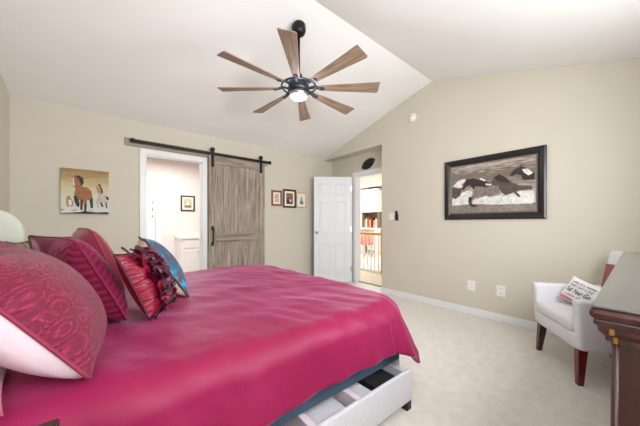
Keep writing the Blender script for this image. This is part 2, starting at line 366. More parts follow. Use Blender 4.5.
# ------------------------------------------------------------------ framed picture builder (local x right, z up, front toward -y, back at y=0)
def framed(name, label, w, h, fw, fd, fmat, loc, rz=0, mats=None, polys=(), matw=0, liner=0, group=None, cat='picture'):
    t = thing(name, label, cat, loc, rz, group)
    m = MB(); prof = [(0, 0), (fd*.8, 0), (fd, fw*.25), (fd*.85, fw*.7), (fd*.5, fw), (0, fw)]
    if fw:
        loops = []
        for dy, ins in prof:
            loops.append([m.v((sx*(w/2-ins), -dy, sz*(h/2-ins))) for sx, sz in ((-1, -1), (1, -1), (1, 1), (-1, 1))])
        for A, B in zip(loops, loops[1:]+loops[:1]):
            for k in range(4): m.f([A[k], A[(k+1) % 4], B[(k+1) % 4], B[k]])
        m.build('frame', fmat, t)
    iw, ih = w-2*fw, h-2*fw
    if liner:
        m = MB(); y = -fd*.5
        for a in (0,):
            o4 = [(-iw/2, -ih/2), (iw/2, -ih/2), (iw/2, ih/2), (-iw/2, ih/2)]; i4 = [(-iw/2+liner, -ih/2+liner), (iw/2-liner, -ih/2+liner), (iw/2-liner, ih/2-liner), (-iw/2+liner, ih/2-liner)]
            O = [m.v((p[0], y, p[1])) for p in o4]; I = [m.v((p[0], y+.006, p[1])) for p in i4]
            for k in range(4): m.f([O[k], O[(k+1) % 4], I[(k+1) % 4], I[k]])
        m.build('liner', M['liner'], t); iw -= 2*liner; ih -= 2*liner
    dep = fd*.4 if fw else fd
    if matw:
        m = MB(); m.box(-iw/2, iw/2, -dep, -dep+.004, -ih/2, ih/2); m.build('mat_board', M['mat'], t); dep += .001
        iw -= 2*matw; ih -= 2*matw
    m = MB(); m.box(-iw/2, iw/2, -dep, -dep+(.003 if fw else fd), -ih/2, ih/2)
    for k, (mi, pts) in enumerate(polys):
        y = -dep-.0004*(k+1); m.k = mi
        m.f([m.v((-iw/2+iw*u, y, -ih/2+ih*vv)) for u, vv in pts])
    m.build('print', mats, t, normals=False)
    return t
def cr(pts, x0, w, yb, h, slant_t=0, slant_b=0):
    out = []
    for x, y in pts:
        u = (x-x0)/w; b = yb+slant_b*u; top = yb-h+slant_t*u
        out.append((min(max(u, .002), .998), min(max((b-y)/(b-top), .002), .998)))
    return out
hp = lambda p: cr(p, 10, 408, 415, 387, 30, 0)
horse_polys = [
 (4, hp([(55,280),(68,266),(82,265),(95,290),(112,312),(114,345),(98,362),(90,345),(66,362),(52,335)])),
 (3, hp([(70,300),(95,300),(100,340),(75,345)])),
 (1, hp([(105,104),(125,94),(150,95),(188,112),(196,150),(180,186),(232,194),(262,222),(276,290),(272,360),(256,362),(246,302),(226,296),(218,392),(202,394),(196,304),(184,384),(168,378),(164,304),(132,292),(118,250),(130,205),(114,182)])),
 (2, hp([(118,96),(160,93),(194,116),(197,160),(178,186),(168,150),(150,114)])),
 (2, hp([(112,270),(134,258),(150,288),(164,330),(158,362),(138,352),(122,315)])),
 (2, hp([(174,300),(192,300),(186,386),(170,384)])), (2, hp([(206,330),(224,330),(220,397),(204,397)])),
 (2, hp([(250,288),(276,288),(277,366),(256,366)])),
 (3, hp([(107,116),(114,112),(124,178),(114,180)])),
 (5, hp([(320,228),(360,238),(396,264),(410,300),(404,362),(396,362),(386,314),(352,312),(368,352),(354,358),(334,322),(318,322),(332,362),(320,366),(300,318),(322,262)])),
 (4, hp([(304,188),(324,166),(346,180),(354,228),(338,250),(314,226)])),
 (2, hp([(316,162),(342,166),(366,228),(352,258),(346,210),(334,180)])), (2, hp([(388,266),(416,270),(418,298),(400,294)])),
 (2, hp([(340,318),(356,318),(370,352),(356,358)])), (2, hp([(384,318),(396,318),(406,366),(396,366)])),
 (2, hp([(110,400),(200,392),(300,402),(410,398),(410,413),(110,413)])),
 (3, hp([(15,398),(80,378),(110,396),(160,384),(190,400),(120,404),(15,410)]))]
framed('canvas_print', 'unframed canvas of running horses on the wall left of the sliding door', .425, .52, 0, .035, None, (-.152, YB-.001, 1.515), 0,
       [M['skypic'], M['h_brown'], M['h_dark'], M['h_white'], M['h_tan'], M['h_grey']], horse_polys)
bp = lambda p: cr(p, 97, 360, 357, 199, -50, -12)
big_polys = [
 (4, bp([(97,300),(128,276),(180,255),(200,262),(192,300),(250,290),(322,280),(340,255),(360,275),(400,262),(450,260),(456,308),(440,316),(300,320),(200,317),(97,326)])),
 (5, bp([(97,326),(200,317),(300,320),(440,316),(456,310),(457,344),(97,356)])),
 (3, bp([(97,245),(150,250),(140,280),(115,296),(97,288)])), (4, bp([(103,238),(130,214),(162,205),(166,214),(146,232),(160,240),(130,246)])),
 (1, bp([(360,193),(378,168),(400,155),(420,158),(434,172),(453,182),(453,212),(412,214),(404,192),(385,187),(370,196)])),
 (4, bp([(408,166),(430,164),(448,184),(432,194),(416,182)])),
 (3, bp([(280,228),(298,198),(318,185),(345,200),(372,224),(402,238),(442,238),(447,254),(402,258),(376,266),(346,280),(326,264),(315,242),(290,234)])),
 (1, bp([(298,200),(318,185),(345,202),(362,222),(330,222),(308,212)])),
 (2, bp([(203,236),(270,232),(316,238),(322,270),(282,286),(232,291),(216,286),(202,300),(197,327),(185,322),(190,292),(205,270)])),
 (1, bp([(147,250),(164,222),(178,206),(206,203),(238,212),(280,222),(300,232),(262,242),(216,238),(206,252),(188,233),(172,238),(158,256)])),
 (1, bp([(184,285),(200,288),(193,311),(206,322),(196,327),(181,312)])), (3, bp([(268,242),(281,222),(297,210),(302,228),(284,240)])), (3, bp([(328,274),(342,280),(331,303),(321,300)])), (1, bp([(172,216),(176,202),(184,210)])), (1, bp([(400,160),(404,148),(412,158)])), (2, bp([(225,286),(240,289),(252,306),(243,308)])), (3, bp([(372,262),(386,262),(404,284),(396,288)])),
 (4, bp([(235,200),(262,210),(256,216),(236,208)])), (4, bp([(260,226),(290,228),(284,236),(262,234)])),
 (4, bp([(230,292),(262,282),(300,290),(330,276),(352,292),(320,304),(240,306)])),
 (1, bp([(186,322),(200,320),(214,322),(230,330),(200,330)]))]
framed('framed_picture', 'large black framed picture of horses galloping through water on the gable wall', 1.056, .768, .075, .035, M['frameblack'], (XG-.001, 1.146, 1.575), -pi/2,
       [M['sepia'], M['s_dark'], M['s_mid'], M['s_brown'], M['s_white'], M['s_ground']], big_polys, liner=.016)
g = 'small framed pictures beside the sliding door'
framed('framed_picture', 'small red-brown framed picture, nearest the sliding door of three', .215, .28, .035, .02, M['framered'], (2.44, YB-.001, 1.60), 0, [M['pic1']], matw=.03, group=g)
framed('framed_picture', 'dark brown framed picture with cream mat, middle of the three beside the sliding door', .285, .345, .035, .025, M['framebrown'], (2.713, YB-.001, 1.607), 0,
       [M['pic2'], M['h_brown'], M['h_white'], M['h_dark']], [(1, [(.1, .55), (.9, .6), (.9, .95), (.1, .95)]), (2, [(.5, .2), (.8, .25), (.7, .45), (.45, .4)]), (3, [(.05, .05), (.5, .05), (.45, .35), (.1, .4)])], matw=.035, group=g)
framed('framed_picture', 'pale gold framed picture with teal print, nearest the white door of three', .225, .29, .018, .018, M['framegold'], (2.985, YB-.001, 1.592), 0,
       [M['mat'], M['pic3'], M['h_dark']], [(1, [(.2, .1), (.85, .12), (.8, .4), (.6, .55), (.65, .8), (.45, .85), (.4, .6), (.25, .45)]), (2, [(.5, .15), (.75, .2), (.7, .35), (.5, .3)])], matw=.025, group=g)
framed('framed_picture', 'small brown framed picture hanging on the bathroom wall above the vanity', .29, .345, .033, .02, M['framebrown'], (1.465, BY-.001, 1.585), 0,
       [M['pic4'], M['s_mid'], M['s_white']], [(1, [(.1, .1), (.9, .1), (.9, .35), (.1, .3)]), (2, [(.3, .3), (.7, .3), (.6, .7), (.4, .75)])], matw=.03)

# ------------------------------------------------------------------ sliding barn door
BX0, BX1, BZ1 = 1.235, 2.165, 2.175
o = thing('sliding_door_rail', 'black metal sliding door track along the back wall', 'rail', (1.27, YB, 2.18))
m = MB(); m.box(-1.055, .98, -.02, -.001, -.035, .065); m.build('header_board', M['board'], o, bevel=.003)
m = MB(); m.box(-1.0, 1.03, -.062, -.052, .0, .045); m.build('track', M['black'], o, bevel=.002)
for i in range(6):
    x = -.95+i*.385
    m = MB(); m.lathe([(.012, 0), (.012, .045)], lambda a, b, c, x=x: (x+a, -.065+c, .022+b), 10); m.build('spacer_bolt', M['black'], o, smooth=True)
for x in (-.97, 1.0):
    m = MB(); m.box(x-.02, x+.02, -.072, -.045, .0, .055); m.build('end_stop', M['black'], o, bevel=.004)
b = thing('barn_door', 'weathered grey wooden sliding barn door on a black track', 'door', (1.70, YB-.055, 0))
m = MB(); hw = (BX1-BX0)/2
m.box(-hw, hw, 0, .018, .015, BZ1); back = m.build('back_panel', M['barn'], b)
n = 6; pw = (2*hw-.20)/n
for i in range(n):
    x = -hw+.10+i*pw
    m = MB(); m.box(x+.002, x+pw-.002, -.006, .0, .15, BZ1-.12); m.build('plank', M['barn'], b, bevel=.002)
for x0, x1 in ((-hw, -hw+.105), (hw-.105, hw)):
    m = MB(); m.box(x0, x1, -.02, 0, .015, BZ1); m.build('stile', M['barn'], b, bevel=.003)
for z0, z1 in ((BZ1-.125, BZ1), (.855, .995), (.015, .17)):
    m = MB(); m.box(-hw+.105, hw-.105, -.02, 0, z0, z1); m.build('crossrail', M['barnh'], b, bevel=.003)
m = MB(); m.tube([(-hw+.055, -.02, .825), (-hw+.055, -.06, .85), (-hw+.055, -.065, .95), (-hw+.055, -.06, 1.05), (-hw+.055, -.02, 1.075)], .012, 8)
m.box(-hw+.035, -hw+.075, -.024, -.02, .80, .86).box(-hw+.035, -hw+.075, -.024, -.02, 1.04, 1.10); m.build('pull_handle', M['black'], b)
for x in (-hw+.055, hw-.075):
    m = MB(); m.box(x-.022, x+.022, -.028, -.020, 2.0, 2.262)
    m.lathe([(.034, 0), (.034, .012)], lambda a, c, d, x=x: (x+a, -.032+d, 2.262+c), 20); q = m.build('roller_strap', M['black'], b)
    m = MB(); m.lathe([(.030, 0), (.034, .006), (.034, .014), (.030, .02)], lambda a, c, d, x=x: (x+a, -.018+d, 2.259+c), 20); m.build('roller_wheel', M['blackplastic'], q, smooth=True)
    for z in (2.05, 2.12):
        m = MB(); m.lathe([(.009, 0), (.007, .008)], lambda a, c, d, x=x, z=z: (x+a, -.028-d, z+c), 8); m.build('bolt', M['black'], q)

# ------------------------------------------------------------------ entry door (open) and things around it
dw, dh = .735, 2.03
d = thing('door_1', 'white six panel bedroom door standing open beside the hall doorway', 'door', (3.735, 3.56, .012), 0, kind='structure')
d.rotation_euler = (0, 0, math.atan2(4.035-3.535, 3.145-3.765))
m = MB(); m.box(0, dw, -.017, .017, 0, dh); m.build('door_leaf', M['door'], d, bevel=.002)
rows = ((1.66, 1.90), (.92, 1.56), (.16, .74))
for z0, z1 in rows:
    for x0, x1 in ((.11, .335), (.40, .625)):
        for sgn in (1, -1):
            m = MB(); y = .017*sgn
            P = [(x0, z0), (x1, z0), (x1, z1), (x0, z1)]
            def lp(ins, dy): return [m.v((px+(ins if px == x0 else -ins), y+dy*sgn, pz+(ins if pz == z0 else -ins))) for px, pz in P]
            L = [lp(0, .0005), lp(.006, .007), lp(.016, .007), lp(.022, .001), lp(.05, .006)]
            for A, B in zip(L, L[1:]):
                for k in range(4): m.f([A[k], A[(k+1) % 4], B[(k+1) % 4], B[k]])
            m.f(L[-1]); m.build('door_panel', M['door'], d)
for sgn in (1, -1):
    m = MB(); m.lathe([(.028, 0), (.028, .006), (.011, .010), (.011, .035), (.026, .045), (.028, .06), (.016, .07)], lambda a, c, h: (dw-.065+a, sgn*(.017+h), .955+c), 16)
    m.build('door_knob', M['chrome'], d, smooth=True)
for z in (.25, 1.02, 1.80):
    m = MB(); m.lathe([(.008, z-.045), (.008, z+.045)], lambda a, c, h: (a-.006, c+.018, h), 8); m.box(-.003, .03, .0165, .0185, z-.045, z+.045); m.build('hinge', M['chrome'], d)
# football plaque
o = thing('football_plaque', 'black football-shaped plaque on the wall above the hall doorway', 'plaque', (XA-.001, 3.205, 2.245))
m = MB(); n = 15; ca, sa = cos(R(20)), sin(R(20))
rings = []
for i in range(n):
    s_ = -1+2*i/(n-1); r = .088*max(1-s_*s_, 0)**.75+.002
    rings.append([m.v((-max(.6*r*sin(pi*k/10), 0), (-s_*.17)*ca+(r*cos(pi*k/10))*sa, (s_*.17)*sa+(r*cos(pi*k/10))*ca)) for k in range(11)])
for A, B in zip(rings, rings[1:]):
    for k in range(10): m.f([A[k], A[k+1], B[k+1], B[k]])
m.build('shell', M['blackplastic'], o, smooth=True)
m = MB()
for i in range(5):
    s_ = -.06+i*.03; m.box(-.060, -.050, -s_*ca-.005, -s_*ca+.005, s_*sa-.012, s_*sa+.03)
m.box(-.060, -.052, -.075, .075, .0, .006); m.build('lace', M['gunmetal'], o)
# gable wall small fittings
o = thing('smoke_detector', 'round white smoke detector high on the gable wall', 'smoke detector', (XG-.001, 2.159, 2.716), -pi/2)
m = MB(); m.lathe([(.062, 0), (.064, .012), (.058, .03), (.04, .036)], lambda a, b, c: (a, -c, b), 28); m.build('housing', M['plate'], o, smooth=True)
m = MB(); m.lathe([(.03, .036), (.028, .042), (.01, .044)], lambda a, b, c: (a, -c, b), 20); m.build('grille', M['plate'], o, smooth=True)
o = thing('light_switch', 'white double light switch plate beside the hall doorway', 'switch', (XG-.001, 2.535, 1.255), -pi/2)
m = MB(); m.box(-.057, .057, -.008, 0, -.058, .058); m.build('plate', M['plate'], o, bevel=.003)
for x in (-.024, .024):
    m = MB(); m.box(x-.016, x+.016, -.012, -.008, -.032, .032); m.build('rocker', M['plate'], o, bevel=.002)
o = thing('fan_remote', 'black remote in a wall cradle beside the white light switch', 'remote', (XG-.001, 2.435, 1.262), -pi/2)
m = MB(); m.box(-.024, .024, -.012, 0, -.075, .03); m.build('cradle', M['blackplastic'], o, bevel=.003)
m = MB(); m.box(-.019, .019, -.026, -.012, -.065, .078); q = m.build('body', M['blackplastic'], o, bevel=.005)
m = MB()
for z in (.05, .03, .01, -.01): m.box(-.010, .010, -.028, -.026, z-.006, z+.006)
m.build('button', M['gunmetal'], q)
for y, z, lab in ((1.348, .362, 'white wall outlet nearer the hall doorway on the gable wall'), (1.031, .355, 'white wall outlet nearer the white armchair on the gable wall')):
    o = thing('wall_outlet', lab, 'outlet', (XG-.001, y, z), -pi/2, 'outlets on the gable wall')
    m = MB(); m.box(-.045, .045, -.006, 0, -.062, .062); m.build('plate', M['plate'], o, bevel=.003)
    for zz in (-.028, .028):
        m = MB(); m.box(-.018, .018, -.009, -.006, zz-.018, zz+.018); q = m.build('socket', M['plate'], o, bevel=.003)
        m = MB(); m.box(-.008, -.005, -.0095, -.008, zz-.006, zz+.008).box(.005, .008, -.0095, -.008, zz-.006, zz+.008); m.build('slot', M['slot'], q)

# ------------------------------------------------------------------ hall and loft beyond the doorway
m = MB(); m.box(XA+.06, 8.2, 1.2, 9.0, -.1, 0); struct(m.build('floor_hall', M['hallcarpet']), 'tan hall carpet through the doorway', 'floor')
m = MB(); m.box(4.99, 8.2, 1.2, 9.0, .0005, .004); struct(m.build('floor_loft', M['carpet']), 'pale carpet beyond the stair railing', 'floor')
m = MB(); m.box(XA+.12, 8.2, 1.2, 9.0, 2.5, 2.6); struct(m.build('ceiling_hall', M['ceil']), 'white hall ceiling', 'ceiling')
m = MB(); m.box(8.1, 8.2, 1.2, 9.0, 0, 2.6).box(XA+.12, 8.2, 9.0, 9.1, 0, 2.6).box(XA+.12, 8.2, 1.1, 1.2, 0, 2.6).box(XA+.06, XA+.12, 4.2, 9, 0, 2.6).box(XA+.06, XA+.12, 1.1, 2.6, 0, 2.6)
struct(m.build('wall_hall', M['hallwall']), 'cream hall walls beyond the doorway', 'wall')
o = thing('stair_railing', 'white baluster railing with oak handrail in the hall', 'railing', (4.92, 4.1, 0))
m = MB(); m.tube([(0, -.9, .90), (0, .55, .90)], .034, 12); m.build('handrail', M['oak'], o, smooth=True)
m = MB(); m.box(-.04, .04, -.9, .55, 0.003, .06); m.build('shoe_rail', M['white'], o, bevel=.004)
for i in range(12):
    y = -.82+i*.112
    m = MB(); m.box(-.016, .016, y-.016, y+.016, .06, .25)
    m.tube([(0, y, .25), (0, y, .3), (0, y, .6), (0, y, .88)], [.016, .018, .014, .011], 8); m.build('baluster', M['white'], o)
m = MB(); m.box(-.045, .045, -.44, -.35, 0.003, 1.02); m.lathe([(.05, 1.02), (.055, 1.04), (.03, 1.06)], lambda a, b, c: (a, -.395+b, c), 12); m.build('newel_post', M['oak'], o)
m = MB(); m.lathe([(.05, 0), (.055, .02), (.03, .045)], lambda a, b, c: (a, .5+c, .9+b), 14); m.build('rosette', M['oak'], o)
# hutch desk
o = thing('hutch_desk', 'white hutch desk against the far loft wall', 'desk', (7.86, 6.47, .004), -pi/2)
m = MB(); m.box(-.42, .42, -.32, .22, .93, .97); m.build('desktop', M['white'], o, bevel=.004)
m = MB(); m.box(-.42, -.36, -.28, .22, 0, .93).box(.36, .42, -.28, .22, 0, .93).box(-.42, .42, .18, .22, .1, .93); m.build('desk_base', M['white'], o, bevel=.004)
m = MB(); m.box(-.40, .40, -.12, .22, 1.56, 2.38); q = m.build('upper_cabinet', M['white'], o, bevel=.004)
for x in (-.2, .2):
    m = MB(); m.box(x-.19, x+.19, -.138, -.12, 1.58, 2.36); m.build('cabinet_door', M['white'], q, bevel=.004)
m = MB(); m.box(-.43, .43, -.15, .22, 2.38, 2.43); m.build('cornice', M['h_grey'], o, bevel=.006)
m = MB(); m.box(-.40, -.36, -.1, .22, .97, 1.56).box(.36, .40, -.1, .22, .97, 1.56).box(-.40, .40, .20, .22, .97, 1.56); m.build('niche', M['liner'], o)
for i in range(7):
    x = -.31+i*.095
    c = [M['liner'], M['h_grey'], M['framered'], M['coral'], M['framebrown'], M['h_tan'], M['h_grey']][i]
    m = MB(); m.box(x-.034, x+.034, -.06, .12, .972, 1.25+.16*((i*37) % 5)/5)
    q = tag(m.build('binder', c, bevel=.004), ['taupe', 'pale grey', 'russet', 'salmon', 'dark brown', 'tan', 'silver grey'][i]+' binder standing on the white hutch desk', 'binder', 'binders on the hutch desk')
    q.location = (7.86, 6.47, .004); q.rotation_euler = (0, 0, -pi/2)
o = thing('desk_chair', 'salmon round backed chair beyond the stair railing', 'chair', (7.1, 6.08, .005), R(-52+180))
m = MB(); m.lathe([(.05, .40), (.22, .41), (.24, .46), (.2, .50)], seg=24); m.build('seat', M['coral'], o, smooth=True)
m = MB(); m.lathe([(.02, -.05), (.2, -.04), (.22, 0), (.19, .04), (.02, .05)], lambda a, b, c: (a, .23+c, .58+b*.95)); m.build('backrest', M['coral'], o, smooth=True)
m = MB(); m.tube([(0, 0, .1), (0, 0, .45)], .025, 8); m.build('post', M['black'], o)
for k in range(5):
    a = 2*pi*k/5
    m = MB(); m.tube([(0, 0, .12), (.24*cos(a), .24*sin(a), .07)], .016, 8); q = m.build('base_arm', M['chrome'], o)
    m = MB(); m.lathe([(.034, -.02), (.036, 0), (.034, .02)], lambda x, y, z: (.24*cos(a)+z, .24*sin(a)+x, .0365+y), 12); m.build('caster', M['blackplastic'], q, smooth=True)

# ------------------------------------------------------------------ ceiling fan
FX, FY, FZ = 1.476, 2.117, 2.436
zc = ZA-.287*(FY-YR)
o = thing('ceiling_fan', 'eight bladed wooden ceiling fan with a glowing centre light', 'ceiling fan', (FX, FY, FZ))
m = MB(); tl = math.atan(.287)
m.lathe([(.02, -.085), (.05, -.075), (.068, -.04), (.07, .0), (.055, .02)], lambda a, b, c: (a, b*cos(tl)+c*sin(tl)*.5, zc-FZ-.025+c-b*sin(tl)*.0+(-b*math.tan(tl) if c >= 0 else -b*math.tan(tl)*.3)), 24); m.build('canopy', M['black'], o, smooth=True)
m = MB(); m.tube([(0, 0, zc-FZ-.09), (0, 0, .10)], .0135, 12); m.build('downrod', M['black'], o, smooth=True)
m = MB(); m.lathe([(.02, .16), (.035, .15), (.04, .10), (.085, .09), (.10, .07), (.105, .0), (.095, -.02)], seg=32); m.build('motor_housing', M['gunmetal'], o, smooth=True)
m = MB(); pts = [(.165*cos(2*pi*k/48), .165*sin(2*pi*k/48), .035) for k in range(48)]; m.tube(pts, .009, 8, closed=True); m.build('ring', M['gunmetal'], o, smooth=True)
m = MB(); m.lathe([(.09, -.02), (.088, -.05), (.078, -.06)], seg=32); m.build('light_collar', M['chrome'], o, smooth=True)
m = MB(); m.lathe([(.07, -.058), (.08, -.062), (.07, -.072), (.04, -.078)], seg=32); m.build('lamp_lens', M['lamp'], o, smooth=True)
for k in range(8):
    a = R(4+45*k); pit = R(13)
    def tr(r, w, h):          # r along the blade, w toward the counter-clockwise edge (lower)
        return (r*cos(a)-w*cos(pit)*sin(a), r*sin(a)+w*cos(pit)*cos(a), h-w*sin(pit)+.02)
    m = MB(); ol = []
    for r, w0, w1 in ((.20, -.032, .032), (.40, -.044, .046), (.60, -.056, .060), (.762, -.068, .072), (.776, -.066, .060)): ol.append((r, w0, w1))
    top = [(r, w0) for r, w0, w1 in ol]+[(r, w1) for r, w0, w1 in ol[::-1]]
    A = [m.v((r, w, .004)) for r, w in top]; B = [m.v((r, w, -.004)) for r, w in top]
    m.f(A); m.f(B[::-1])
    for i in range(len(A)): m.f([A[i], B[i], B[(i+1) % len(A)], A[(i+1) % len(A)]])
    q = m.build('blade', M['blade'], o, bevel=.0015)
    q.rotation_euler = Matrix.Rotation(a, 4, 'Z').to_3x3().to_4x4().__matmul__(Matrix.Rotation(-pit, 4, 'X')).to_euler(); q.location = (0, 0, .02)
    m = MB(); m.tube([(.09, 0, .0), (.15, .012, .012), (.24, .012, -.008)], .009, 8).tube([(.09, 0, .0), (.15, -.012, .012), (.24, -.012, -.008)], .009, 8)
    for r in (.215, .24): m.lathe([(.012, -.012), (.010, -.006)], lambda x, y, z, r=r: (x+r, y, z), 8)
    j = m.build('blade_bracket', M['gunmetal'], o); j.rotation_euler = q.rotation_euler; j.location = (0, 0, .02)
pl = bpy.data.lights.new('fan_lamp', 'POINT'); pl.energy = 7; pl.shadow_soft_size = .06; pl.color = (.95, .97, 1)
po = bpy.data.objects.new('fan_lamp', pl); COL.objects.link(po); po.location = (FX, FY, FZ-.16)

# ------------------------------------------------------------------ bed
BX, BYN, BYF = 1.50, 1.0, 2.93           # foot, near side, far side of the base
bed = thing('bed', 'upholstered storage bed with an open drawer under a crimson comforter', 'bed', (.4, 1.965, 0))
bo = Vector((.4, 1.965, 0))
def B_(m, x0, x1, y0, y1, z0, z1): m.box(x0-bo.x, x1-bo.x, y0-bo.y, y1-bo.y, z0, z1); return m
m = B_(MB(), XL+.08, BX, BYN, BYF, .255, .36); m.build('side_rail', M['bluefab'], bed, bevel=.008)
m = B_(MB(), XL+.08, .30, BYN, BYF, .05, .254); B_(m, .30, BX, 1.55, BYF, .05, .254); B_(m, BX-.03, BX, BYN, 1.549, .05, .254); m.build('base_box', M['greyfab'], bed, bevel=.005)
m = B_(MB(), XL+.10, BX-.02, BYN+.02, BYF-.02, .36, .60); m.build('mattress', M['shamback'], bed, bevel=.05, bseg=4)
for x, y in ((BX-.05, BYN+.05), (BX-.05, BYF-.05), (-.55, BYN+.05), (-.55, BYF-.05)):
    m = B_(MB(), x-.03, x+.03, y-.03, y+.03, 0, .05); m.build('leg', M['blackplastic'], bed, bevel=.003)
m = B_(MB(), XL+.03, XL+.12, BYN-.08, BYF+.02, .05, 1.24)
m.build('headboard', M['headfab'], bed, bevel=.03, bseg=4)
for y0, y1 in ((BYN-.09, BYN-.01), (BYF-.06, BYF+.02)):
    xw = XL+.03; wl = .275
    poly = [(xw, .05), (xw+wl, .05), (xw+wl, 1.06)]+[(xw+wl-.15+.15*cos(t), 1.06+.18*sin(t)) for t in [pi/2*k/8 for k in range(1, 9)]]+[(xw, 1.245)]
    m = MB(); m.prism([(a-bo.x, b) for a, b in poly], XZ, y0-bo.y, y1-bo.y); m.build('headboard_wing', M['headfab'], bed, bevel=.02, bseg=3)
# drawer
DXa, DXb, DYf = .33, 1.475, .895
m = B_(MB(), DXa, DXb, DYf, DYf+.022, .055, .245); dr = m.build('drawer', M['greyfab'], bed, bevel=.006)
m = B_(MB(), DXa+.02, DXa+.035, DYf+.022, 1.5, .05, .235); m.build('drawer_side', M['greyfab'], dr)
m = B_(MB(), DXb-.06, DXb-.03, DYf+.022, 1.5, .05, .235); m.build('drawer_side', M['greyfab'], dr)
m = B_(MB(), DXa+.035, DXb-.06, DYf+.022, 1.5, .05, .06); m.build('drawer_floor', M['greyfab'], dr)
m = B_(MB(), DXa+.035, DXb-.06, 1.485, 1.5, .06, .235); m.build('drawer_back', M['greyfab'], dr)
m = B_(MB(), DXb-.05, DXb-.005, DYf+.002, DYf+.05, 0, .0545); m.build('drawer_foot', M['blackplastic'], dr, bevel=.003)
for x in (.72, 1.02):
    m = B_(MB(), x, x+.035, DYf+.022, 1.485, .06, .222); m.build('drawer_divider', M['shamback'], dr, bevel=.003)
for x0, x1, mm, lab, h in ((1.20, 1.40, 'blackfab', 'black folded cloth bag at the foot end of the open drawer', .205), (1.06, 1.19, 'greyfab', 'pale grey folded linen next to the black bag in the drawer', .19), (.77, 1.0, 'greyfab', 'pale grey folded linen in the middle of the open drawer', .175)):
    m = MB(); k = 6
    hz = (h-.061)/4
    for j in range(4): m.box(-(x1-x0)/2+.003*j, (x1-x0)/2-.002*j, -.20, .20, hz*j, hz*(j+1)-.002)
    q = tag(m.build('folded_cloth', M[mm], bevel=.008, bseg=3), lab, 'cloth'); q.location = ((x0+x1)/2, 1.13, .061)

# comforter -----------------------------------------------------------------
X0, X1, Y0, Y1, ZT, RR, RC = XL+.16, 1.49, 1.06, 2.87, .655, .125, .20
DN, DFt = .342, .41
from mathutils import noise as mn
def prof(d):
    if d <= 0: return (0, 0)
    q = RR*pi/2
    if d < q: return (RR*sin(d/RR), RR*(1-cos(d/RR)))
    return (RR+.06*(d-q)/.3, RR+(d-q))
def duvet_point(a, b, lift=0):
    cx = min(a, X1-RC); cy = min(max(b, Y0+RC), Y1-RC)
    ex, ey = a-cx, b-cy; D = math.hypot(ex, ey)
    ux, uy = (ex/D, ey/D) if D > 0 else (0, 0)
    d = max(D-RC, 0)
    if d > .38: d = .38+(d-.38)*.62
    h, v = prof(d); h += max(ux, 0)*.085*max(d-.1, 0)/.3
    if d > 0: x, y, z = cx+ux*(RC+h), cy+uy*(RC+h), ZT-v
    else: x, y, z = a, b, ZT
    w = min(max(d-.03, 0)/.3, 1)
    if d > 0:
        s_ = a*abs(uy)+b*abs(ux)
        f = .013*sin(s_*13+2*sin(s_*3.1))+.006*sin(s_*29+1.3)+.03*abs(ux*uy)*sin(math.atan2(uy, ux)*9)
        x += ux*f*w; y += uy*f*w
        z += .010*sin(s_*6.5+.8)*w
    p = Vector((a*1.1, b*1.6, 0))
    wr = mn.noise(Vector((a*1.3, b*1.1, 3)))*.016+mn.noise(Vector((a*2.2+b*1.2, b*5, 1)))*.009+mn.noise(Vector((a*9+b*3, b*4, 7)))*.006
    wr += .007*max(0, mn.noise(Vector((a*3.2-b*2.4, (a+b)*7.5, 11))))
    edge = 0
    nk = min(1, max(0, (1.75-b)/.5)); wr += .007*nk*mn.noise(Vector((a*6.5+b*2.2, b*1.4, 5)))+.004*nk*mn.noise(Vector((a*15+b*6, b*2.5, 9)))
    z += (wr+edge)*(1-w*.6); y += wr*w*uy*.7; x += wr*w*ux*.7
    return (x, y, z+lift)
m = MB(); na, nb = 150, 170
A = [[None]*(nb+1) for _ in range(na+1)]
for i in range(na+1):
    for j in range(nb+1):
        a = X0+(X1+DFt-X0)*i/na; b = Y0-DN+(Y1-Y0+2*DN)*j/nb
        A[i][j] = m.v(duvet_point(a, b))
for i in range(na):
    for j in range(nb): m.f([A[i][j], A[i+1][j], A[i+1][j+1], A[i][j+1]])
dv = m.build('comforter', M['duvet'], smooth=True)
sm = dv.modifiers.new('thick', 'SOLIDIFY'); sm.thickness = .022; sm.offset = -1
tag(dv, 'rumpled crimson sateen comforter spread over the bed', 'comforter')

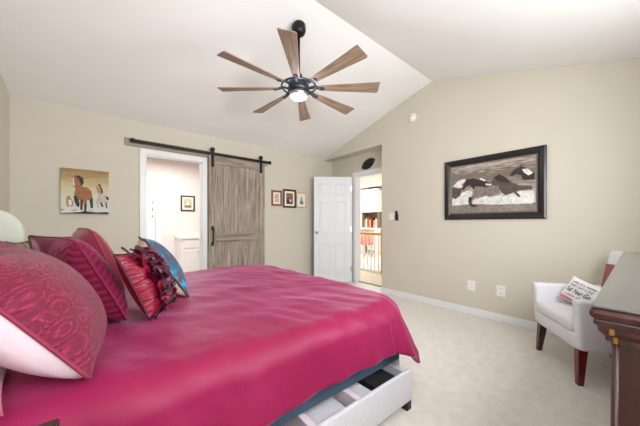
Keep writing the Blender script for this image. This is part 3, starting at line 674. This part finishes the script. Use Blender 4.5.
# ------------------------------------------------------------------ pillows
def pillow(name, label, bl, br, up, T, mf, mb, cat='pillow', group='pillows on the bed', pipe=None, n=26, sag=.0, root=None, Tb=None, pw=.5, ear=.07, ripple=0, rc=.0):
    bl, br, up = Vector(bl), Vector(br), Vector(up); u = br-bl; nrm = u.cross(up).normalized(); base = (bl+br)/2
    Tb = Tb or T
    def P(s, t, side):
        k = 1-ear*(1-abs(t)**2.2) ; k2 = 1-ear*(1-abs(s)**2.2)
        q_ = 1-rc*(s*t)**4
        ss, tt = s*k*q_, t*k2*q_
        h = (max((1-s*s), 0)*max((1-t*t), 0))**pw
        h += ripple*(mn.noise(Vector((s*3, t*3, side*5+len(label))))) * (1-s**8)*(1-t**8)*.5
        p = u*(ss*.5)+up*((tt+1)*.5)+nrm*(h*(T if side > 0 else -Tb))
        p -= up*(sag*(1-s*s)*max(t, 0))
        return p
    t_ = thing(name, label, cat, tuple(base), 0, group) if not root else root
    for side, nm, mt in ((1, 'front_cover', mf), (-1, 'back_cover', mb)):
        m = MB(); G = [[m.v(P(-1+2*i/n, -1+2*j/n, side)) for j in range(n+1)] for i in range(n+1)]
        uvl = m.bm.loops.layers.uv.new('UVMap')
        for i in range(n):
            for j in range(n):
                q = [(i, j), (i+1, j), (i+1, j+1), (i, j+1)]
                if side < 0: q = q[::-1]
                f = m.f([G[a][b] for a, b in q])
                if f:
                    for lp_, (a, b) in zip(f.loops, q): lp_[uvl].uv = (a/n, b/n)
        m.build(nm, mt, t_, smooth=True, normals=False)
    if pipe:
        m = MB(); L = []
        for e in range(4):
            for i in range(n):
                q = -1+2*i/n
                q += 1/n; s, t = [(q, -1), (1, q), (-q, 1), (-1, -q)][e]; L.append(P(s, t, 1))
        m.tube(L, .006, 6, closed=True); m.build('piping', pipe, t_, smooth=True)
    t_['_'] = 0; del t_['_']
    return t_, P
pillow('pillow', 'large embossed rose damask pillow with pale pink back, nearest the camera', (-.03, 1.055, .672), (-.0, 1.50, .672), (-.31, .03, .41), .13, M['damask'], M['shamback'], pipe=M['damask'], Tb=.165, ear=.03, sag=.12)
pillow('pillow', 'dark magenta quilted velvet pillow leaning behind the damask pillow', (.10, 1.52, .672), (.0, 1.91, .672), (-.19, .03, .40), .085, M['quilt'], M['quilt'], pipe=M['quilt'], Tb=.13, rc=.10, ear=.02)
pillow('pillow', 'plain crimson velvet pillow standing behind the quilted magenta one', (.11, 2.0, .672), (.02, 2.40, .672), (-.16, .02, .44), .08, M['crimson'], M['crimson'], pipe=M['crimson'], Tb=.11, rc=.10, ear=.02)
pillow('pillow', 'wine satin pillow with dark brown piping leaning near the headboard', (-.33, 2.36, .70), (-.06, 2.70, .68), (-.02, .03, .365), .06, M['wine'], M['wine'], pipe=M['brown'])
pillow('pillow', 'green and cream plaid pillow with brown piping in front of the headboard', (-.43, 2.42, .69), (-.40, 2.84, .67), (-.02, 0, .34), .05, M['plaid'], M['plaid'], pipe=M['brown'])
pillow('pillow', 'salmon pink pillow standing between the damask pillow and plaid pillow', (-.30, 1.86, .668), (-.36, 2.30, .668), (-.15, .0, .385), .045, M['salmon'], M['salmon'])
pillow('pillow', 'pink pillow lying flat at the near edge beneath the damask pillow', (-.185, .985, .672), (-.24, 1.35, .672), (-.28, 0, .03), .035, M['pinkcot'], M['pinkcot'])
rt, PP = pillow('cushion', 'ruby satin cushion with a band of dark ruffled petals', (.175, 1.505, .675), (.305, 1.77, .675), (-.135, -.015, .325), .085, M['ruby'], M['ruby'], cat='cushion', pipe=M['petal'], Tb=.06)
for k in range(84):
    col_, row = k % 6, k//6
    s = -.50+col_*.26+random.uniform(-.06, .06); t = -.92+row*.142+random.uniform(-.03, .03)
    s = max(-.9, min(.95, s)); t = max(-.95, min(.95, t))
    sd = 1
    c = PP(s, t, sd); e = .02
    du = (PP(min(s+e, 1), t, sd)-PP(max(s-e, -1), t, sd)).normalized(); dvv = (PP(s, min(t+e, 1), sd)-PP(s, t-e, sd)).normalized(); nn = du.cross(dvv).normalized()*sd
    ang = random.uniform(0, 2*pi); ax = du*cos(ang)+dvv*sin(ang); ay = nn.cross(ax); lift = random.uniform(.2, .75)
    m = MB(); G = []
    L_, Wd = random.uniform(.036, .05), random.uniform(.025, .034)
    for i in range(6):
        a = i/5
        w = Wd*sin(pi*(.15+.85*a)*.98)**.8
        G.append([m.v(c+nn*(.003+lift*.035*a**1.3+.010*abs(q)*a)+ax*(L_*a)+ay*(w*q)) for q in (-1, -.5, 0, .5, 1)])
    for i in range(5):
        for j in range(4): m.f([G[i][j], G[i+1][j], G[i+1][j+1], G[i][j+1]])
    m.build('petal', M['petal'] if col_ in (1, 2, 3) or random.random() < .35 else M['petalred'], rt, smooth=True)
pillow('cushion', 'blue abstract print cushion with cream back, nearest the foot of the bed', (.425, 1.83, .672), (.43, 2.19, .672), (-.235, .02, .375), .085, M['abstract'], M['cream'], cat='cushion', pipe=M['brown'], Tb=.11)

# ------------------------------------------------------------------ nightstand
o = thing('nightstand', 'dark brown wooden nightstand beside the near side of the bed', 'nightstand', (-.39, .62, 0))
m = MB(); m.box(-.315, .315, -.22, .22, .675, .70); m.build('top', M['nswood'], o, bevel=.004)
m = MB(); m.box(-.29, .29, -.20, .20, .12, .675); m.build('body', M['nswood'], o, bevel=.003)
for z0, z1 in ((.15, .39), (.41, .65)):
    m = MB(); m.box(-.27, .27, -.215, -.20, z0, z1); q = m.build('drawer', M['nswood'], o, bevel=.004)
    m = MB(); m.lathe([(.008, 0), (.016, .02), (.010, .028)], lambda a, b, c: (a, -.215-c, (z0+z1)/2+b), 12); m.build('knob', M['brass'], q, smooth=True)
for x in (-.26, .26):
    for y in (-.17, .17):
        m = MB(); m.tube([(x, y, .12), (x, y, 0)], [.025, .016], 10); m.build('leg', M['nswood'], o)

# ------------------------------------------------------------------ dresser
DH = .955
o = thing('dresser', 'dark mahogany dresser with grey glass top in the right foreground', 'dresser', (1.75, -.20, 0))
L0, L1, Yf, Yb_ = -.898, .905, .275, -.275        # top outline, local
m = MB(); m.box(L0, L1, Yb_, Yf, DH-.030, DH-.006); m.build('top', M['dkwoodh'], o, bevel=.010, bseg=3)
m = MB(); m.box(L0+.004, L1-.004, Yb_, Yf-.004, DH-.0058, DH); m.build('glass_top', M['glass'], o, bevel=.002)
m = MB(); loops = []
for ins, z in ((.007, DH-.030), (.007, DH-.042), (.012, DH-.046), (.014, DH-.058), (.024, DH-.070), (.024, DH-.080)):
    loops.append([m.v(p) for p in ((L0+ins, Yb_, z), (L1-ins, Yb_, z), (L1-ins, Yf-ins, z), (L0+ins, Yf-ins, z))])
for A_, B2 in zip(loops, loops[1:]):
    for k in range(4): m.f([A_[k], A_[(k+1) % 4], B2[(k+1) % 4], B2[k]])
m.f(loops[0]); m.f(loops[-1][::-1]); m.build('crown_moulding', M['dkwoodh'], o, bevel=.003)
c0, c1, cf, cb = L0+.042, L1-.036, Yf-.036, Yb_
m = MB(); m.box(c0, c1, cb, cf, .10, DH-.0805); m.build('body', M['dkwood'], o, bevel=.003)
m = MB(); m.box(c0-.02, c1+.02, cb, cf+.02, .0, .10); m.build('plinth', M['dkwood'], o, bevel=.008)
for x in (c0, c1):
    sg = -1 if x == c0 else 1
    for y0, y1 in ((cf-.045, cf), (cb, cb+.045)):
        m = MB(); m.box(min(x, x+sg*.008), max(x, x+sg*.008), y0, y1, .10, DH-.081); m.build('end_stile', M['dkwood'], o, bevel=.003)
    m = MB(); m.box(min(x, x+sg*.006), max(x, x+sg*.006), cb+.075, cf-.075, .18, DH-.15); m.build('end_panel', M['dkwood'], o, bevel=.004)
m = MB(); m.tube([(c0-.004, cf-.004, .10), (c0-.004, cf-.004, DH-.081)], .007, 10); m.build('corner_bead', M['dkwood'], o, smooth=True)
for r in range(3):
    for cidx in range(3):
        x0 = c0+.03+cidx*((c1-c0-.06)/3); x1 = x0+(c1-c0-.06)/3-.015; z0 = .13+r*.235; z1 = z0+.22
        m = MB(); m.box(x0, x1, cf, cf+.006, z0, z1); q = m.build('drawer', M['dkwoodh'], o, bevel=.005)
        m = MB(); xc, zc_ = (x0+x1)/2, (z0+z1)/2; m.tube([(xc-.05, cf+.006, zc_), (xc-.045, cf+.009, zc_), (xc+.045, cf+.009, zc_), (xc+.05, cf+.006, zc_)], .004, 8); m.build('drawer_pull', M['brass'], q, smooth=True)
m = MB(); m.box(L0+.012, L0+.021, Yf-.040, Yf-.030, DH-.062, DH-.045).box(L0+.022, L0+.030, Yf-.044, Yf-.036, DH-.082, DH-.060); m.build('brass_clip', M['brass'], o, bevel=.002)

# ------------------------------------------------------------------ armchair
ch = thing('armchair', 'white upholstered armchair with burgundy back panel and cherry legs in the corner', 'armchair', (2.832, .412, 0), R(35))
def rbox(x0, x1, y0, y1, z0, z1, name, mt, bev=.03, tw=None):
    m = MB(); m.box(x0, x1, y0, y1, z0, z1); return m.build(name, mt, ch, bevel=bev, bseg=4)
def hexpart(bot, top, name, mt, bev=.02):
    m = MB(); m.hexa(bot, top); return m.build(name, mt, ch, bevel=bev, bseg=4)
# local +y is the front; front face about y=.03, back about y=-.55
hexpart([(-.27, -.50, .245), (.27, -.50, .245), (.27, .03, .235), (-.27, .03, .235)], [(-.30, -.52, .36), (.30, -.52, .36), (.30, .05, .36), (-.30, .05, .36)], 'seat_base', M['chairfab'], .025)
rbox(-.25, .25, -.39, .06, .355, .45, 'seat_cushion', M['chairfab'], .035)
for s_ in (-1, 1):
    xi, xo, xot = .245, .31, .325
    pts = lambda z, xo_, yf: [(xi, -.50, z), (xo_, -.50, z), (xo_, yf, z), (xi, yf, z)]
    P0, P1 = pts(.25, xo, .035), pts(.605, xot, .06)
    if s_ < 0: P0 = [(-x, y, z) for x, y, z in P0][::-1]; P1 = [(-x, y, z) for x, y, z in P1][::-1]
    hexpart(P0, P1, 'arm', M['chairfab'], .022)
hexpart([(-.28, -.50, .30), (.28, -.50, .30), (.28, -.38, .30), (-.28, -.38, .30)], [(-.30, -.59, .91), (.30, -.59, .91), (.30, -.495, .91), (-.30, -.495, .91)], 'backrest', M['chairfab'], .035)
hexpart([(-.265, -.46, .46), (.265, -.46, .46), (.265, -.398, .46), (-.265, -.398, .46)], [(-.275, -.52, .80), (.275, -.52, .80), (.275, -.463, .80), (-.275, -.463, .80)], 'back_panel', M['burgundy'], .012)
for x, y, mt in ((.25, .0, 'espresso'), (-.25, .0, 'cherry'), (.22, -.47, 'espresso'), (-.22, -.47, 'espresso')):
    dx, dy = (.02 if x > 0 else -.02), (.02 if y > -.1 else -.03); a, b_ = .028, .017
    m = MB(); m.hexa([(x+dx-b_, y+dy-b_, 0), (x+dx+b_, y+dy-b_, 0), (x+dx+b_, y+dy+b_, 0), (x+dx-b_, y+dy+b_, 0)], [(x-a, y-a, .25), (x+a, y-a, .25), (x+a, y+a, .25), (x-a, y+a, .25)])
    m.build('leg', M[mt], ch, bevel=.003)
# script pillow on the chair
nv = Vector((-.80, .30, .42)).normalized(); uu = Vector((-.40, -1, -.10)); uu = (uu-nv*uu.dot(nv)).normalized(); vv = nv.cross(uu).normalized()
if vv.z < 0: vv = -vv
ctr = Vector((3.03, .302, .565)); pw_, ph_ = .26, .215
roll = R(-13); u2 = uu*cos(roll)+vv*sin(roll); v2 = vv*cos(roll)-uu*sin(roll)
bl = ctr-u2*pw_/2-v2*ph_/2
cp, CP = pillow('cushion', 'small white cushion with charcoal script lettering on the armchair', bl, bl+u2*pw_, v2*ph_, .05, M['piping'], M['piping'], cat='cushion', group='cushion on the armchair')
def letter(txt, s0, s1, t0, hgt, shear=.25, thick=0):
    cu = bpy.data.curves.new('lettering', 'FONT'); cu.body = txt; cu.size = 1; cu.shear = shear; cu.align_x = 'LEFT'; cu.offset = thick+.004
    ob = bpy.data.objects.new('lettering', cu); COL.objects.link(ob)
    bpy.context.view_layer.update()
    me = bpy.data.meshes.new_from_object(ob.evaluated_get(bpy.context.evaluated_depsgraph_get()))
    bpy.data.objects.remove(ob); bpy.data.curves.remove(cu)
    xs = [v_.co.x for v_ in me.vertices]; a, b = min(xs), max(xs)
    for v_ in me.vertices:
        s = s0+(v_.co.x-a)/(b-a)*(s1-s0); t = t0+v_.co.y*hgt
        p = CP(s, t, 1); v_.co = p+nv*.006
    me.materials.clear(); me.materials.append(M['ink'])
    q = bpy.data.objects.new('lettering', me); COL.objects.link(q); q.parent = cp
letter('what is a home', -.68, .66, .52, .30)
letter('EVERY DAY LOVE', -.72, .66, .20, .26)
letter('Tell Your Go', -.74, .70, -.28, .52, .3, .012)
letter('a little thing', -.70, .60, -.62, .26)
m = MB(); G = [[m.v(CP(-.9+1.5*i/14, -.96+.28*j/4*(1-i/18), 1)+nv*.002) for j in range(5)] for i in range(15)]
for i in range(14):
    for j in range(4): m.f([G[i][j], G[i+1][j], G[i+1][j+1], G[i][j+1]])
m.build('pink_border', M['pinkprint'], cp, smooth=True)
